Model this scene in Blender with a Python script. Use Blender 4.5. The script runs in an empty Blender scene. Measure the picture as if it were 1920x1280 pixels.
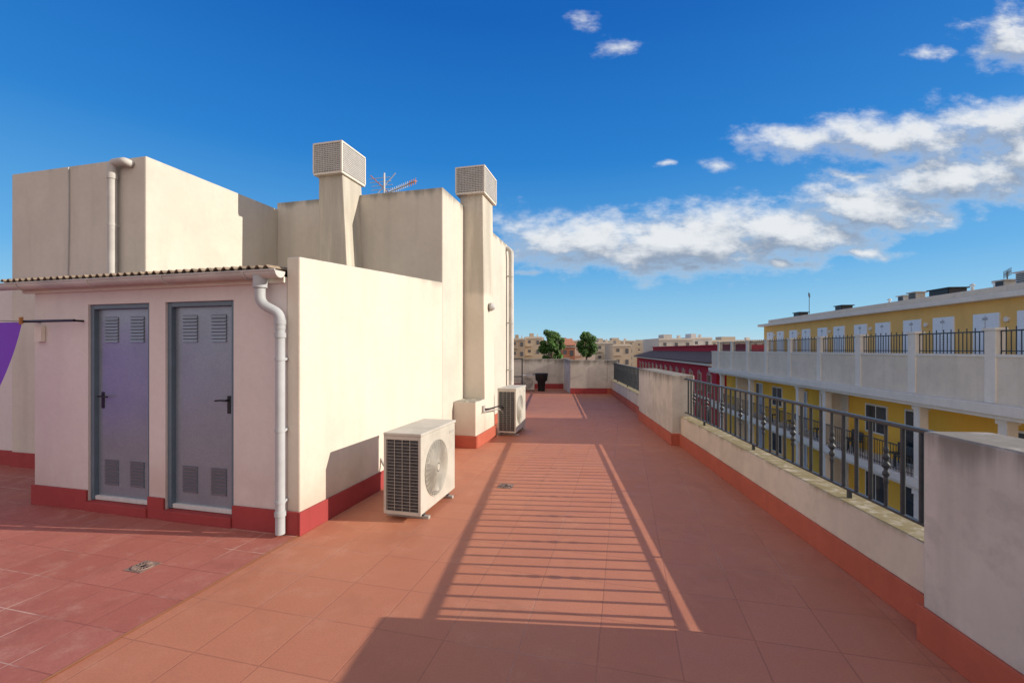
import bpy, math, random
from mathutils import Vector, Matrix, noise as mn
random.seed(7)
scene=bpy.context.scene
F=835.0; H=655.0; CH=1.58
# ------------------------------------------------------------------ materials
def newmat(name):
    m=bpy.data.materials.new(name); m.use_nodes=True
    nt=m.node_tree; b=nt.nodes['Principled BSDF']
    return m,nt,b
def N(nt,t,**k):
    n=nt.nodes.new(t)
    for a,v in k.items(): setattr(n,a,v)
    return n
def noise(nt,vec,scale,detail=5,rough=.6):
    n=N(nt,'ShaderNodeTexNoise'); n.inputs['Scale'].default_value=scale
    n.inputs['Detail'].default_value=detail; n.inputs['Roughness'].default_value=rough
    nt.links.new(vec,n.inputs['Vector']); return n.outputs['Fac']
def ramp(nt,fac,a,b,lo=0.,hi=1.):
    n=N(nt,'ShaderNodeMapRange',interpolation_type='SMOOTHSTEP'); nt.links.new(fac,n.inputs['Value'])
    n.inputs['From Min'].default_value=a; n.inputs['From Max'].default_value=b
    n.inputs['To Min'].default_value=lo; n.inputs['To Max'].default_value=hi
    return n.outputs['Result']
def mix(nt,fac,c1,c2,mode='MIX'):
    n=N(nt,'ShaderNodeMix',data_type='RGBA',blend_type=mode)
    for v,i in ((fac,0),(c1,6),(c2,7)):
        if isinstance(v,bpy.types.NodeSocket): nt.links.new(v,n.inputs[i])
        else: n.inputs[i].default_value=v if i==0 else (*v,1)
    return n.outputs[2]
def math_(nt,op,a,b=None,c=None):
    n=N(nt,'ShaderNodeMath',operation=op)
    for i,v in enumerate((a,b,c)):
        if v is None: continue
        if isinstance(v,bpy.types.NodeSocket): nt.links.new(v,n.inputs[i])
        else: n.inputs[i].default_value=v
    return n.outputs[0]
def pos(nt): return N(nt,'ShaderNodeNewGeometry').outputs['Position']
def mapped(nt,vec,scale=(1,1,1),rot=(0,0,0),loc=(0,0,0)):
    n=N(nt,'ShaderNodeMapping'); nt.links.new(vec,n.inputs['Vector'])
    n.inputs['Scale'].default_value=scale; n.inputs['Rotation'].default_value=rot; n.inputs['Location'].default_value=loc
    return n.outputs[0]
def bump(nt,b,h,strength=.3,dist=.01):
    n=N(nt,'ShaderNodeBump'); n.inputs['Strength'].default_value=strength; n.inputs['Distance'].default_value=dist
    nt.links.new(h,n.inputs['Height']); nt.links.new(n.outputs[0],b.inputs['Normal'])
def plaster(name,col,ztop=None,topamt=.8,dirt=(.16,.14,.12),stain=.35,zbot=None,rough=.9,topw=.4,blot=0):
    m,nt,b=newmat(name); P=pos(nt)
    big=noise(nt,P,.9,5,.6); fine=noise(nt,P,14,4,.65)
    streak=noise(nt,mapped(nt,P,(5,5,.5)),1.0,4,.6)
    dk=tuple(c*.78 for c in col)
    c=mix(nt,ramp(nt,big,.38,.66,0,stain),col,dk)
    c=mix(nt,ramp(nt,fine,.3,.75,0,.22),c,tuple(x*.8 for x in col))
    c=mix(nt,ramp(nt,streak,.48,.74,0,stain*.6),c,tuple(x*.68 for x in col))
    if blot:
        bn=noise(nt,mapped(nt,P,(1,1,1.3)),2.6,7,.7)
        c=mix(nt,ramp(nt,bn,.46,.62,0,blot),c,tuple(x*f for x,f in zip(col,(.62,.62,.63))))
    if ztop is not None:
        sp=N(nt,'ShaderNodeSeparateXYZ'); nt.links.new(P,sp.inputs[0])
        g=ramp(nt,sp.outputs[2],ztop-topw,ztop)
        st2=ramp(nt,math_(nt,'ADD',streak,math_(nt,'MULTIPLY',g,.32)),.55,.9)
        c=mix(nt,math_(nt,'MULTIPLY',math_(nt,'MULTIPLY',g,st2),topamt),c,dirt)
        ge=N(nt,'ShaderNodeNewGeometry'); sn=N(nt,'ShaderNodeSeparateXYZ'); nt.links.new(ge.outputs['Normal'],sn.inputs[0])
        up=ramp(nt,sn.outputs[2],.3,.7)
        c=mix(nt,math_(nt,'MULTIPLY',up,ramp(nt,fine,.38,.56,.25,.95)),c,tuple(x*1.1 for x in dirt))
    if zbot is not None:
        sp=N(nt,'ShaderNodeSeparateXYZ'); nt.links.new(P,sp.inputs[0])
        g=ramp(nt,sp.outputs[2],zbot+.5,zbot)
        c=mix(nt,math_(nt,'MULTIPLY',g,ramp(nt,big,.35,.65,0,.4)),c,(.42,.26,.20))
    nt.links.new(c,b.inputs['Base Color']); b.inputs['Roughness'].default_value=rough
    b.inputs['Specular IOR Level'].default_value=.2
    bump(nt,b,fine,.45,.008)
    return m
def paint(name,col,rough=.5,metal=0,var=.15,scale=8,spec=.4):
    m,nt,b=newmat(name); P=pos(nt)
    n=noise(nt,P,scale,4,.65)
    c=mix(nt,ramp(nt,n,.3,.75,0,1),col,tuple(x*(1-var) for x in col))
    nt.links.new(c,b.inputs['Base Color']); b.inputs['Roughness'].default_value=rough; b.inputs['Metallic'].default_value=metal
    b.inputs['Specular IOR Level'].default_value=spec
    return m
ANG=math.atan2(.2439,.9698)
def tiles(name,col,col2,grout,size,loc,worn,wornamt,bloom=.25,lo=.48,hi=.68):
    m,nt,b=newmat(name); P=pos(nt)
    v=mapped(nt,P,(1,1,1),(0,0,ANG),loc)
    br=N(nt,'ShaderNodeTexBrick',offset=0.0,squash=1.0); nt.links.new(v,br.inputs['Vector'])
    br.inputs['Scale'].default_value=1; br.inputs['Brick Width'].default_value=size; br.inputs['Row Height'].default_value=size
    br.inputs['Mortar Size'].default_value=.0045; br.inputs['Mortar Smooth'].default_value=.4; br.inputs['Bias'].default_value=0
    br.inputs['Color1'].default_value=(*col,1); br.inputs['Color2'].default_value=(*col2,1); br.inputs['Mortar'].default_value=(*grout,1)
    c=br.outputs['Color']
    n1=noise(nt,P,.7,5,.65); n2=noise(nt,P,5,6,.7); n3=noise(nt,P,90,3,.6)
    c=mix(nt,ramp(nt,n1,.38,.68,0,.45),c,tuple(x*.78 for x in col))
    c=mix(nt,ramp(nt,math_(nt,'ADD',math_(nt,'MULTIPLY',n2,.6),math_(nt,'MULTIPLY',n1,.4)),lo,hi,0,wornamt),c,worn)
    n4=noise(nt,mapped(nt,P,(1,1,1),(0,0,.4),(7,3,0)),1.6,7,.72)
    c=mix(nt,ramp(nt,n4,.52,.64,0,.3),c,tuple(x*.68 for x in col))
    c=mix(nt,ramp(nt,n3,.35,.75,0,.4),c,tuple(x*.68 for x in col))
    bl=math_(nt,'MULTIPLY',ramp(nt,n1,.48,.6),br.outputs['Fac'])
    c=mix(nt,math_(nt,'MULTIPLY',bl,bloom),c,(.62,.42,.34))
    nt.links.new(c,b.inputs['Base Color'])
    r=ramp(nt,n2,.3,.7,.5,.75); nt.links.new(r,b.inputs['Roughness']); b.inputs['Specular IOR Level'].default_value=.3
    h=math_(nt,'SUBTRACT',math_(nt,'MULTIPLY',n3,.25),br.outputs['Fac'])
    bump(nt,b,h,.4,.005)
    return m
CREAM=(.70,.64,.54)
DIRT=(.20,.19,.16)
M_wall=plaster('cream_plaster',CREAM,ztop=2.6,topamt=.4,zbot=.15,topw=.18,dirt=DIRT)
M_block=plaster('cream_plaster_high',(.64,.59,.51),ztop=4.06,topamt=.8,stain=.45,topw=.22,dirt=DIRT,blot=.08)
M_facade=plaster('facade_plaster',(.68,.62,.60),zbot=.2,stain=.3)
M_par=plaster('parapet_plaster',(.63,.58,.51),ztop=1.17,topamt=1,dirt=(.22,.20,.17),stain=.7,topw=.3,blot=.4)
M_curb=plaster('curb_plaster',(.70,.62,.50),ztop=.52,topamt=1.0,dirt=(.26,.21,.10),stain=.6,topw=.12,blot=.25)
M_red=plaster('red_skirting_paint',(.37,.06,.06),stain=.6,rough=.7,blot=.2)
M_red2=plaster('orange_skirting_paint',(.50,.13,.08),stain=.6,rough=.7,blot=.2)
M_floor=tiles('terracotta_tiles',(.535,.215,.125),(.50,.19,.11),(.40,.155,.095),.41,(.13,.2,0),(.60,.29,.19),.5)
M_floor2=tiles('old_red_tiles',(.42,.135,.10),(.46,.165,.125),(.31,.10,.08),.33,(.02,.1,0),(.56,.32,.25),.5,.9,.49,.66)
M_joint=paint('yellow_sealant',(.48,.23,.09),.8)
M_frame=paint('blue_grey_paint',(.12,.17,.22),.45)
M_alu=paint('white_metal',(.62,.62,.61),.5)
M_pvc=paint('grey_pvc',(.46,.48,.50),.55,0,.2,3,.25)
M_pvcw=paint('white_pvc',(.58,.56,.53),.6,0,.25,3,.25)
M_black=paint('black_iron',(.012,.013,.016),.4)
M_rail=paint('dark_iron_paint',(.045,.055,.065),.42,0,.35,25)
M_dark=paint('dark_void',(.008,.008,.01),.8)
M_ac=paint('ac_ivory_paint',(.56,.53,.46),.5,0,.2,4)
M_acgrey=paint('ac_grille_plastic',(.46,.44,.40),.5)
M_drain=paint('dull_drain_metal',(.32,.22,.18),.6,.2,.4,30)
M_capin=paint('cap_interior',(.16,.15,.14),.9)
M_capgr=paint('cap_grille_paint',(.50,.48,.45),.6)
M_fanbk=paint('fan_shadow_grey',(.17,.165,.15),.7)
M_coil=paint('coil_fins',(.085,.09,.095),.5,.5,.5,30)
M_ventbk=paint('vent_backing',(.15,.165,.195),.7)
def corr():
    m,nt,b=newmat('weathered_fibre_cement'); P=pos(nt)
    n=noise(nt,P,9,5,.7)
    c=mix(nt,ramp(nt,n,.35,.7),(.34,.26,.18),(.12,.09,.065))
    nt.links.new(c,b.inputs['Base Color']); b.inputs['Roughness'].default_value=.95; return m
M_corr=corr()
def galv():
    m,nt,b=newmat('galvanised_door_sheet'); P=pos(nt)
    v=N(nt,'ShaderNodeTexVoronoi'); v.inputs['Scale'].default_value=90; nt.links.new(P,v.inputs['Vector'])
    sp=N(nt,'ShaderNodeSeparateColor'); nt.links.new(v.outputs['Color'],sp.inputs[0])
    c=mix(nt,sp.outputs[0],(.24,.28,.345),(.28,.32,.385))
    c=mix(nt,ramp(nt,noise(nt,P,2.5,5,.65),.4,.7,0,.5),c,(.20,.235,.30))
    nt.links.new(c,b.inputs['Base Color']); b.inputs['Metallic'].default_value=.42; b.inputs['Roughness'].default_value=.38
    bump(nt,b,noise(nt,P,6,2),.12,.01); return m
M_galv=galv()
def cloth():
    m,nt,b=newmat('purple_fabric')
    b.inputs['Base Color'].default_value=(.28,.10,.72,1); b.inputs['Roughness'].default_value=.8
    tr=N(nt,'ShaderNodeBsdfTranslucent'); tr.inputs[0].default_value=(.38,.16,.92,1)
    ms=N(nt,'ShaderNodeMixShader'); ms.inputs[0].default_value=.35
    out=nt.nodes['Material Output']
    nt.links.new(b.outputs[0],ms.inputs[1]); nt.links.new(tr.outputs[0],ms.inputs[2]); nt.links.new(ms.outputs[0],out.inputs[0])
    return m
M_cloth=cloth()
M_yel=plaster('ochre_yellow_plaster',(.90,.50,.075),stain=.3)
M_yel2=plaster('pale_ochre_plaster',(.80,.50,.17),stain=.35)
M_ow=plaster('offwhite_plaster',(.74,.64,.51),stain=.45,blot=.15)
M_trim=plaster('white_trim',(.77,.71,.62),stain=.3,blot=.1)
M_redh=plaster('crimson_plaster',(.46,.035,.055),stain=.3)
M_pinktrim=plaster('pinkish_trim',(.55,.38,.36),stain=.3)
M_glass=paint('window_glass',(.03,.04,.05),.12,0,.4,3,.8)
M_shut=paint('white_shutter',(.76,.80,.84),.5,0,.06)
M_lavgrey=paint('grey_curtain',(.42,.42,.45),.8)
def rooftile():
    m,nt,b=newmat('dark_clay_roof'); P=pos(nt)
    w=N(nt,'ShaderNodeTexWave'); w.inputs['Scale'].default_value=1.5; w.bands_direction='Y'; nt.links.new(P,w.inputs['Vector'])
    c=mix(nt,w.outputs['Fac'],(.05,.035,.03),(.18,.11,.085)); nt.links.new(c,b.inputs['Base Color']); b.inputs['Roughness'].default_value=.9
    return m
M_rtile=rooftile()
# ------------------------------------------------------------------ mesh builder
class MB:
    def __init__(s): s.v=[];s.f=[];s.mi=[];s.sm=[];s.mats=[]
    def m(s,mat):
        if mat not in s.mats: s.mats.append(mat)
        return s.mats.index(mat)
    def add(s,vs,fs,mat,smooth=False):
        o=len(s.v); s.v+= [tuple(v) for v in vs]; i=s.m(mat)
        for f in fs: s.f.append(tuple(o+k for k in f)); s.mi.append(i); s.sm.append(smooth)
    def box(s,a0,a1,b0,b1,z0,z1,mat,M=None,ztop2=None):
        zz=z1 if ztop2 is None else ztop2
        vs=[(a0,b0,z0),(a1,b0,z0),(a1,b1,z0),(a0,b1,z0),(a0,b0,z1),(a1,b0,zz),(a1,b1,zz),(a0,b1,z1)]
        if M: vs=[M@Vector(v) for v in vs]
        s.add(vs,[(0,3,2,1),(4,5,6,7),(0,1,5,4),(1,2,6,5),(2,3,7,6),(3,0,4,7)],mat)
        return s
    def hexa(s,bot,top,mat):
        s.add(list(bot)+list(top),[(3,2,1,0),(4,5,6,7),(0,1,5,4),(1,2,6,5),(2,3,7,6),(3,0,4,7)],mat); return s
    def poly(s,pts,mat): s.add(pts,[tuple(range(len(pts)))],mat); return s
    def prism(s,pts,z0,z1,mat):
        n=len(pts); vs=[(p[0],p[1],z0) for p in pts]+[(p[0],p[1],z1) for p in pts]
        s.add(vs,[tuple(range(n-1,-1,-1)),tuple(range(n,2*n))]+[(i,(i+1)%n,n+(i+1)%n,n+i) for i in range(n)],mat); return s
    def tube(s,pts,r,mat,seg=10,closed=False,radii=None):
        pts=[Vector(p) for p in pts]; n=len(pts); vs=[]; up=None
        for i,p in enumerate(pts):
            if closed: t=(pts[(i+1)%n]-pts[i-1])
            else: t=pts[min(i+1,n-1)]-pts[max(i-1,0)]
            t.normalize()
            if up is None:
                up=Vector((0,0,1)) if abs(t.z)<.9 else Vector((1,0,0))
            x=up-t*up.dot(t)
            if x.length<1e-4: x=Vector((0,1,0))-t*t.y
            x.normalize(); up=x; y=t.cross(x)
            rr=radii[i] if radii else r
            for k in range(seg):
                a=2*math.pi*k/seg; vs.append(p+x*math.cos(a)*rr+y*math.sin(a)*rr)
        fs=[]
        for i in range(n if closed else n-1):
            j=(i+1)%n
            for k in range(seg):
                k2=(k+1)%seg; fs.append((i*seg+k,i*seg+k2,j*seg+k2,j*seg+k))
        s.add(vs,fs,mat,True)
        if not closed:
            s.add(vs[:seg],[tuple(range(seg-1,-1,-1))],mat); s.add(vs[-seg:],[tuple(range(seg))],mat)
        return s
    def disc(s,c,r,axis,th,mat,seg=28):
        c=Vector(c);a=Vector(axis).normalized(); return s.tube([c,c+a*th],r,mat,seg)
def ring(c,r,ax1,ax2,n=28):
    c=Vector(c);a=Vector(ax1);b=Vector(ax2)
    return [c+a*math.cos(2*math.pi*i/n)*r+b*math.sin(2*math.pi*i/n)*r for i in range(n)]
def bez(pts,n=6,f=.45):
    pts=[Vector(p) for p in pts]; out=[pts[0]]
    for i in range(1,len(pts)-1):
        a,b,c=pts[i-1],pts[i],pts[i+1]
        r=min((a-b).length,(c-b).length)*f
        p0=b+(a-b).normalized()*r; p1=b+(c-b).normalized()*r
        for k in range(n+1):
            t=k/n; out.append(p0*(1-t)**2+b*2*t*(1-t)+p1*t*t)
    out.append(pts[-1]); return out
def mkobj(mb,name,off=(0,0,0),bevel=0):
    me=bpy.data.meshes.new(name)
    me.from_pydata([(v[0]-off[0],v[1]-off[1],v[2]-off[2]) for v in mb.v],[],mb.f)
    for m in mb.mats: me.materials.append(m)
    me.polygons.foreach_set('material_index',mb.mi); me.polygons.foreach_set('use_smooth',mb.sm); me.update()
    o=bpy.data.objects.new(name,me); scene.collection.objects.link(o)
    if bevel:
        b=o.modifiers.new('bevel','BEVEL'); b.width=bevel; b.segments=2; b.limit_method='ANGLE'; b.angle_limit=math.radians(50)
    return o
def tag(o,label,cat,group=None):
    o['label']=label;o['category']=cat
    if group:o['group']=group
BASE={}
def thing(name,label,cat,M=Matrix(),base=(0,0,0),group=None):
    e=bpy.data.objects.new(name,None); scene.collection.objects.link(e); e.empty_display_size=.2
    e.matrix_world=M@Matrix.Translation(base); tag(e,label,cat,group); BASE[e.name]=Vector(base); return e
def part(mb,name,parent,label=None,bevel=0):
    o=mkobj(mb,name,bevel=bevel); o.parent=parent
    if parent.name in BASE: o.location=-BASE[parent.name]
    if label:o['label']=label
    return o
def solo(mb,name,label,cat,M=Matrix(),base=(0,0,0),bevel=0,group=None,kind=None):
    o=mkobj(mb,name,base,bevel); o.matrix_world=M@Matrix.Translation(base)
    if kind: o['kind']=kind; o['label']=label
    else: tag(o,label,cat,group)
    return o
def frame(ox,oy,dx,dy,z=0):
    l=math.hypot(dx,dy);dx/=l;dy/=l
    return Matrix(((dx,-dy,0,ox),(dy,dx,0,oy),(0,0,1,z),(0,0,0,1)))
B=frame(-1.807,3.79,.2439,.9698)
Pf=frame(2.107,0,.0898,1)
O=frame(12.4,0,.1317,1)
GZ=-10.5
# ------------------------------------------------------------------ ground + terrace floor
g=MB(); g.poly([(-3000,-500,GZ),(3000,-500,GZ),(3000,5000,GZ),(-3000,5000,GZ)],paint('dusty_ground',(.22,.19,.15),.95,0,.4,.05))
solo(g,'ground','dusty flat town ground','',kind='structure')
g=MB(); a=O@Vector((-20,9,0));b_=O@Vector((140,9,0));c_=O@Vector((140,1.5,0));d_=O@Vector((-20,1.5,0))
g.poly([(p.x,p.y,GZ+.02) for p in (a,d_,c_,b_)],paint('asphalt',(.055,.055,.058),.9,0,.3,2))
solo(g,'road','asphalt street between the apartment buildings','',kind='structure')
pl=lambda a,b:(Pf@Vector((a,b,0)))
fl=MB(); q=[pl(-6,-.2),pl(18.4,-.2),Vector((-9,19.6,0)),Vector((-11,-6,0))]
fl.poly([(p.x,p.y,0) for p in q],M_floor)
solo(fl,'terrace_floor','terracotta tiled roof terrace floor','',kind='structure')
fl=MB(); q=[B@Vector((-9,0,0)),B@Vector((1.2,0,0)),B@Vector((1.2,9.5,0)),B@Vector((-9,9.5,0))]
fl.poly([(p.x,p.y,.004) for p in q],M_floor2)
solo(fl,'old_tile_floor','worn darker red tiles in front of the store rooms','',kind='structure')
fl=MB(); q=[B@Vector((-9,-.004,0)),B@Vector((-.02,-.004,0)),B@Vector((-.02,.005,0)),B@Vector((-9,.005,0))]
fl.poly([(p.x,p.y,.008) for p in q],M_joint)
solo(fl,'floor_joint','yellowish sealed joint between two tiled floors','',kind='structure')
hb=thing('apartment_building','cream apartment building carrying the tiled roof terrace','building',Matrix(),(0,6,GZ))
w=MB(); q=[pl(-6,-.24),pl(18.5,-.24),Vector((-9.1,19.7,0)),Vector((-11.1,-6.1,0))]
w.prism([(p.x,p.y) for p in q],GZ,-.3,M_facade); part(w,'wall',hb)
w=MB(); q=[pl(-6.1,-.36),pl(18.6,-.36),Vector((-9.2,19.8,0)),Vector((-11.2,-6.2,0))]
w.prism([(p.x,p.y) for p in q],-.3,-.01,M_trim); part(w,'cornice',hb)
# ------------------------------------------------------------------ rooftop building
RB=thing('rooftop_building','cream plastered rooftop building with store room doors and chimneys','building',B,(3,2,0))
w=MB()
w.box(0,3.08,0,.13,0,2.37,M_wall,ztop2=2.60)
part(w,'side_wall',RB,bevel=.012)
w=MB()
HT=2.02
w.box(0,.15,.13,.688,0,2.2,M_facade); w.box(0,.15,1.465,1.66,0,2.2,M_facade); w.box(0,.15,2.44,3.18,0,2.2,M_facade)
w.box(0,.15,.688,1.465,HT,2.2,M_facade); w.box(0,.15,1.66,2.44,HT,2.2,M_facade)
w.box(.15,.957,3.03,3.18,0,2.24,M_facade)
w.box(.16,.2,.13,3.03,0,2.19,M_facade)
part(w,'front_wall',RB)
w=MB(); w.box(3.08,7.6,0,3.0,0,4.05,M_block); part(w,'upper_block',RB,bevel=.015)
w=MB(); w.box(.958,7.5,3.0,5.36,0,3.95,M_block); part(w,'tall_block',RB,'tall weathered cream plaster block',bevel=.015)
w=MB(); w.box(1.0,1.18,5.36,10,0,2.45,M_facade); part(w,'boundary_wall',RB)
w=MB(); w.box(.5,.62,2.1,2.9,2.3,2.40,M_trim); part(w,'ledge',RB)
w=MB(); h=.2; e=.022
w.box(-e,3.52,-e,0,0,.2,M_red)
w.box(-e,0,0,.688,0,h,M_red); w.box(-e,0,1.465,1.66,0,h,M_red); w.box(-e,0,2.44,3.18+e,0,h,M_red); w.box(0,.9,3.18,3.18+e,0,h,M_red)
w.box(-e*1.6,.15,.688,1.465,0,.095,M_red); w.box(-e*1.6,.15,1.66,2.44,0,.095,M_red)
w.box(.958-e,.958,3.21,5.36,0,h,M_red); w.box(1.0-e,1.0,5.37,10,0,h,M_red)
w.box(4.62,7.62,-e,0,0,.2,M_red2)
part(w,'skirting',RB,'dark red painted skirting',bevel=.006)
w=MB(); vs=[];fs=[]; nT=300; t0,t1=.14,3.36
for i in range(nT+1):
    t=t0+(t1-t0)*i/nT; zz=.017*math.sin(2*math.pi*t/.085)
    for (s_,zb) in ((-.17,2.265),(.95,2.345)):
        vs+= [(s_,t,zb+zz),(s_,t,zb+zz-.009)]
for i in range(nT):
    a=i*4;c=a+4
    fs+=[(a,c,c+2,a+2),(a+1,a+3,c+3,c+1),(a,a+1,c+1,c),(a+2,c+2,c+3,a+3)]
w.add(vs,fs,M_corr)
w.box(.95,3.08,.14,2.98,2.30,2.36,M_corr)
part(w,'corrugated_roof',RB,'weathered brown corrugated roof sheet')
w=MB(); vs=[];fs=[]; n=10; r=.058; gc=(-.11,2.235)
for t in (.1,4.6):
    for k in range(n+1):
        a=math.pi+math.pi*k/n; vs.append((gc[0]+r*math.cos(a),t,gc[1]+r*math.sin(a)))
    for k in range(n+1):
        a=math.pi+math.pi*k/n; vs.append((gc[0]+(r-.006)*math.cos(a),t,gc[1]+(r-.006)*math.sin(a)))
m_=2*(n+1)
for k in range(n):
    fs+=[(k,k+1,m_+k+1,m_+k),(n+1+k,m_+n+1+k,m_+n+2+k,n+2+k)]
fs+=[(0,m_,m_+n+1,n+1),(n,2*n+1,m_+2*n+1,m_+n)]
w.add(vs,fs,M_pvcw,True)
for t in (.1,4.6):
    w.add([(gc[0]+r*math.cos(math.pi+math.pi*k/n),t,gc[1]+r*math.sin(math.pi+math.pi*k/n)) for k in range(n+1)],[tuple(range(n+1))],M_pvcw)
for t in (.42,1.3,2.2,3.15):
    pts=[(gc[0]+(r+.004)*math.cos(math.pi*(1+k/8)),t,gc[1]+(r+.004)*math.sin(math.pi*(1+k/8))) for k in range(9)]
    w.tube(pts,.008,M_pvcw,6)
w.tube([(gc[0]-r,.1,gc[1]),(gc[0]-r,4.6,gc[1])],.008,M_pvcw,6)
w.box(-.035,-.002,.13,3.3,2.15,2.2,M_trim)
gut=part(w,'gutter',RB,'off-white plastic half round gutter')
w=MB()
w.tube([(gc[0],.3,2.2),(gc[0],.3,2.1)],.055,M_pvc,14)
w.tube(bez([(gc[0],.3,2.12),(gc[0],.3,1.97),(-.075,.13,1.88),(-.075,.13,1.75)]),.041,M_pvc,14)
w.tube([(-.075,.13,1.8),(-.075,.13,.03)],.038,M_pvc,14)
for z in (1.83,1.72,.22): w.tube([(-.075,.13,z-.04),(-.075,.13,z)],.045,M_pvc,14)
for z in (1.5,.9,.3): w.tube([(-.075,.13,z-.012),(-.075,.13,z+.012)],.043,M_pvc,14); w.box(-.04,0,.11,.15,z-.01,z+.01,M_pvc)
part(w,'downpipe',RB,'grey plastic downpipe with a bend under the gutter')
w=MB(); w.tube(bez([(.958,3.22,3.86),(.89,3.24,3.88),(.895,3.45,3.88),(.895,3.45,3.75)],6,.4)+[(.895,3.45,2.3)],.047,M_pvcw,14)
w.tube([(.895,3.45,3.74),(.895,3.45,3.68)],.055,M_pvcw,14); w.box(.9,.958,3.43,3.47,3.1,3.13,M_pvcw); w.tube([(.895,3.45,3.1),(.895,3.45,3.13)],.051,M_pvcw,14)
part(w,'downpipe',RB)
w=MB(); w.tube([(.945,4.28,3.93),(.945,4.28,3.2),(.945,4.30,2.3)],.008,M_pvcw,6); part(w,'cable',RB)
w=MB(); w.tube(bez([(6.85,0,3.95),(6.85,-.1,3.9),(6.9,-.1,3.7)])+[(6.9,-.1,.05)],.05,M_pvcw,12)
for z in (3.3,2.2,1.1): w.tube([(6.9,-.1,z-.02),(6.9,-.1,z+.02)],.06,M_pvcw,12); w.box(6.88,6.92,-.06,0,z-.01,z+.01,M_pvcw)
part(w,'downpipe',RB)
def door(t0,t1,hand):
    d=MB()
    d.box(.06,.105,t0+.045,t1-.045,.14,HT-.045,M_galv)
    D=part(d,'door',RB,'blue grey galvanised metal door with louvred vents',bevel=.003)
    f=MB(); 
    f.box(.02,.12,t0,t0+.045,.1,HT,M_frame); f.box(.02,.12,t1-.045,t1,.1,HT,M_frame); f.box(.02,.12,t0+.045,t1-.045,HT-.045,HT,M_frame)
    f.box(.03,.12,t0+.045,t1-.045,.1,.14,M_alu)
    o=part(f,'frame',D,bevel=.004); 
    tc=(t0+t1)/2
    for zc in (1.775,.37):
        for dt in (-.165,.165):
            v=MB(); a0,a1=tc+dt-.085,tc+dt+.085
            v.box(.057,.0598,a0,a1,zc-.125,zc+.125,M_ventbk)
            for k in range(8):
                z=zc-.125+.0312*k
                zz0,zz1,so,si=(z,z+.024,.046,.0565) if zc>1 else (z+.004,z+.028,.0565,.046)
                v.add([(so,a0,zz0),(so,a1,zz0),(si,a1,zz1),(si,a0,zz1),(.0565,a0,zz0 if zc>1 else zz1),(.0565,a1,zz0 if zc>1 else zz1)],
                      [(0,1,2,3),(0,4,3),(1,5,2)],M_galv)
            part(v,'vent',D)
    hx=t0+.11 if hand>0 else t1-.11
    hd=MB(); hd.box(.053,.06,hx-.016,hx+.016,1.0,1.16,M_black)
    hd.tube([(.06,hx,1.12),(.015,hx,1.12)],.009,M_black,8)
    sg=1 if hand>0 else -1
    hd.tube([(.015,hx-.008*sg,1.12),(.012,hx+.05*sg,1.122),(.018,hx+.115*sg,1.115)],.008,M_black,8)
    part(hd,'handle',D)
door(.688,1.465,1)
door(1.66,2.44,-1)
def chimney(bs,ts,sb,st_,zb,zt,cap,lbl):
    c=MB()
    c.hexa([(bs[0],ts[0],zb),(bs[1],ts[0],zb),(bs[1],ts[1],zb),(bs[0],ts[1],zb)],
           [(st_[0],sb[0],zt),(st_[1],sb[0],zt),(st_[1],sb[1],zt),(st_[0],sb[1],zt)],M_wall)
    C=part(c,'chimney',RB,lbl,bevel=.012)
    s0,s1,t0,t1,z0,z1=cap
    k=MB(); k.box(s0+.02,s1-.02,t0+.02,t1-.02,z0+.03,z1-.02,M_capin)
    k.box(s0-.01,s1+.01,t0-.01,t1+.01,z1-.025,z1,M_trim); k.box(s0-.005,s1+.005,t0-.005,t1+.005,z0,z0+.03,M_trim)
    for (x,y) in ((s0,t0),(s1,t0),(s1,t1),(s0,t1)): k.box(x-.012,x+.012,y-.012,y+.012,z0+.03,z1-.025,M_trim)
    part(k,'cap',C)
    l=MB(); zz0,zz1=z0+.03,z1-.025
    def gridface(fixed,a0,a1,axis):
        nA=int((a1-a0)/.028); nz=int((zz1-zz0)/.028)
        for i in range(1,nA):
            a=a0+(a1-a0)*i/nA
            if axis=='s': l.box(fixed-.004,fixed+.004,a-.0075,a+.0075,zz0,zz1,M_capgr)
            else: l.box(a-.0075,a+.0075,fixed-.004,fixed+.004,zz0,zz1,M_capgr)
        for i in range(1,nz):
            z=zz0+(zz1-zz0)*i/nz
            if axis=='s': l.box(fixed-.006,fixed+.006,a0,a1,z-.0075,z+.0075,M_capgr)
            else: l.box(a0,a1,fixed-.006,fixed+.006,z-.0075,z+.0075,M_capgr)
    gridface(s0,t0,t1,'s');gridface(s1,t0,t1,'s');gridface(t0,s0,s1,'t');gridface(t1,s0,s1,'t')
    part(l,'grille',C,'fine grey perforated grille')
chimney((2.65,3.2),(1.33,1.875),(1.44,1.85),(2.65,3.15),2.3,4.24,(2.59,3.2,1.41,1.89,4.22,4.70),'cream chimney with grey grille cap')
chimney((4.01,4.6),(-.386,.07),(-.34,.07),(4.01,4.6),0,4.25,(3.95,4.66,-.385,.12,4.23,4.70),'tall cream chimney rising from the terrace floor')
w=MB(); w.box(3.52,4.01,-.38,0,0,.74,M_wall); part(w,'pedestal',RB,bevel=.012)
w=MB(); w.box(3.5,3.52,-.40,.0,0,.2,M_red2); w.box(3.52,4.62,-.408,-.388,0,.2,M_red2); part(w,'skirting',RB,bevel=.005)
w=MB(); w.disc((4.3,-.386,2.33),.075,(0,-1,0),.03,M_acgrey,20); w.tube([(4.3,-.41,2.33),(4.3,-.45,2.33),(4.3,-.475,2.33)],.06,M_alu,18,radii=[.065,.055,.02])
part(w,'wall_lamp',RB,'small round bulkhead lamp')
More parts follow.
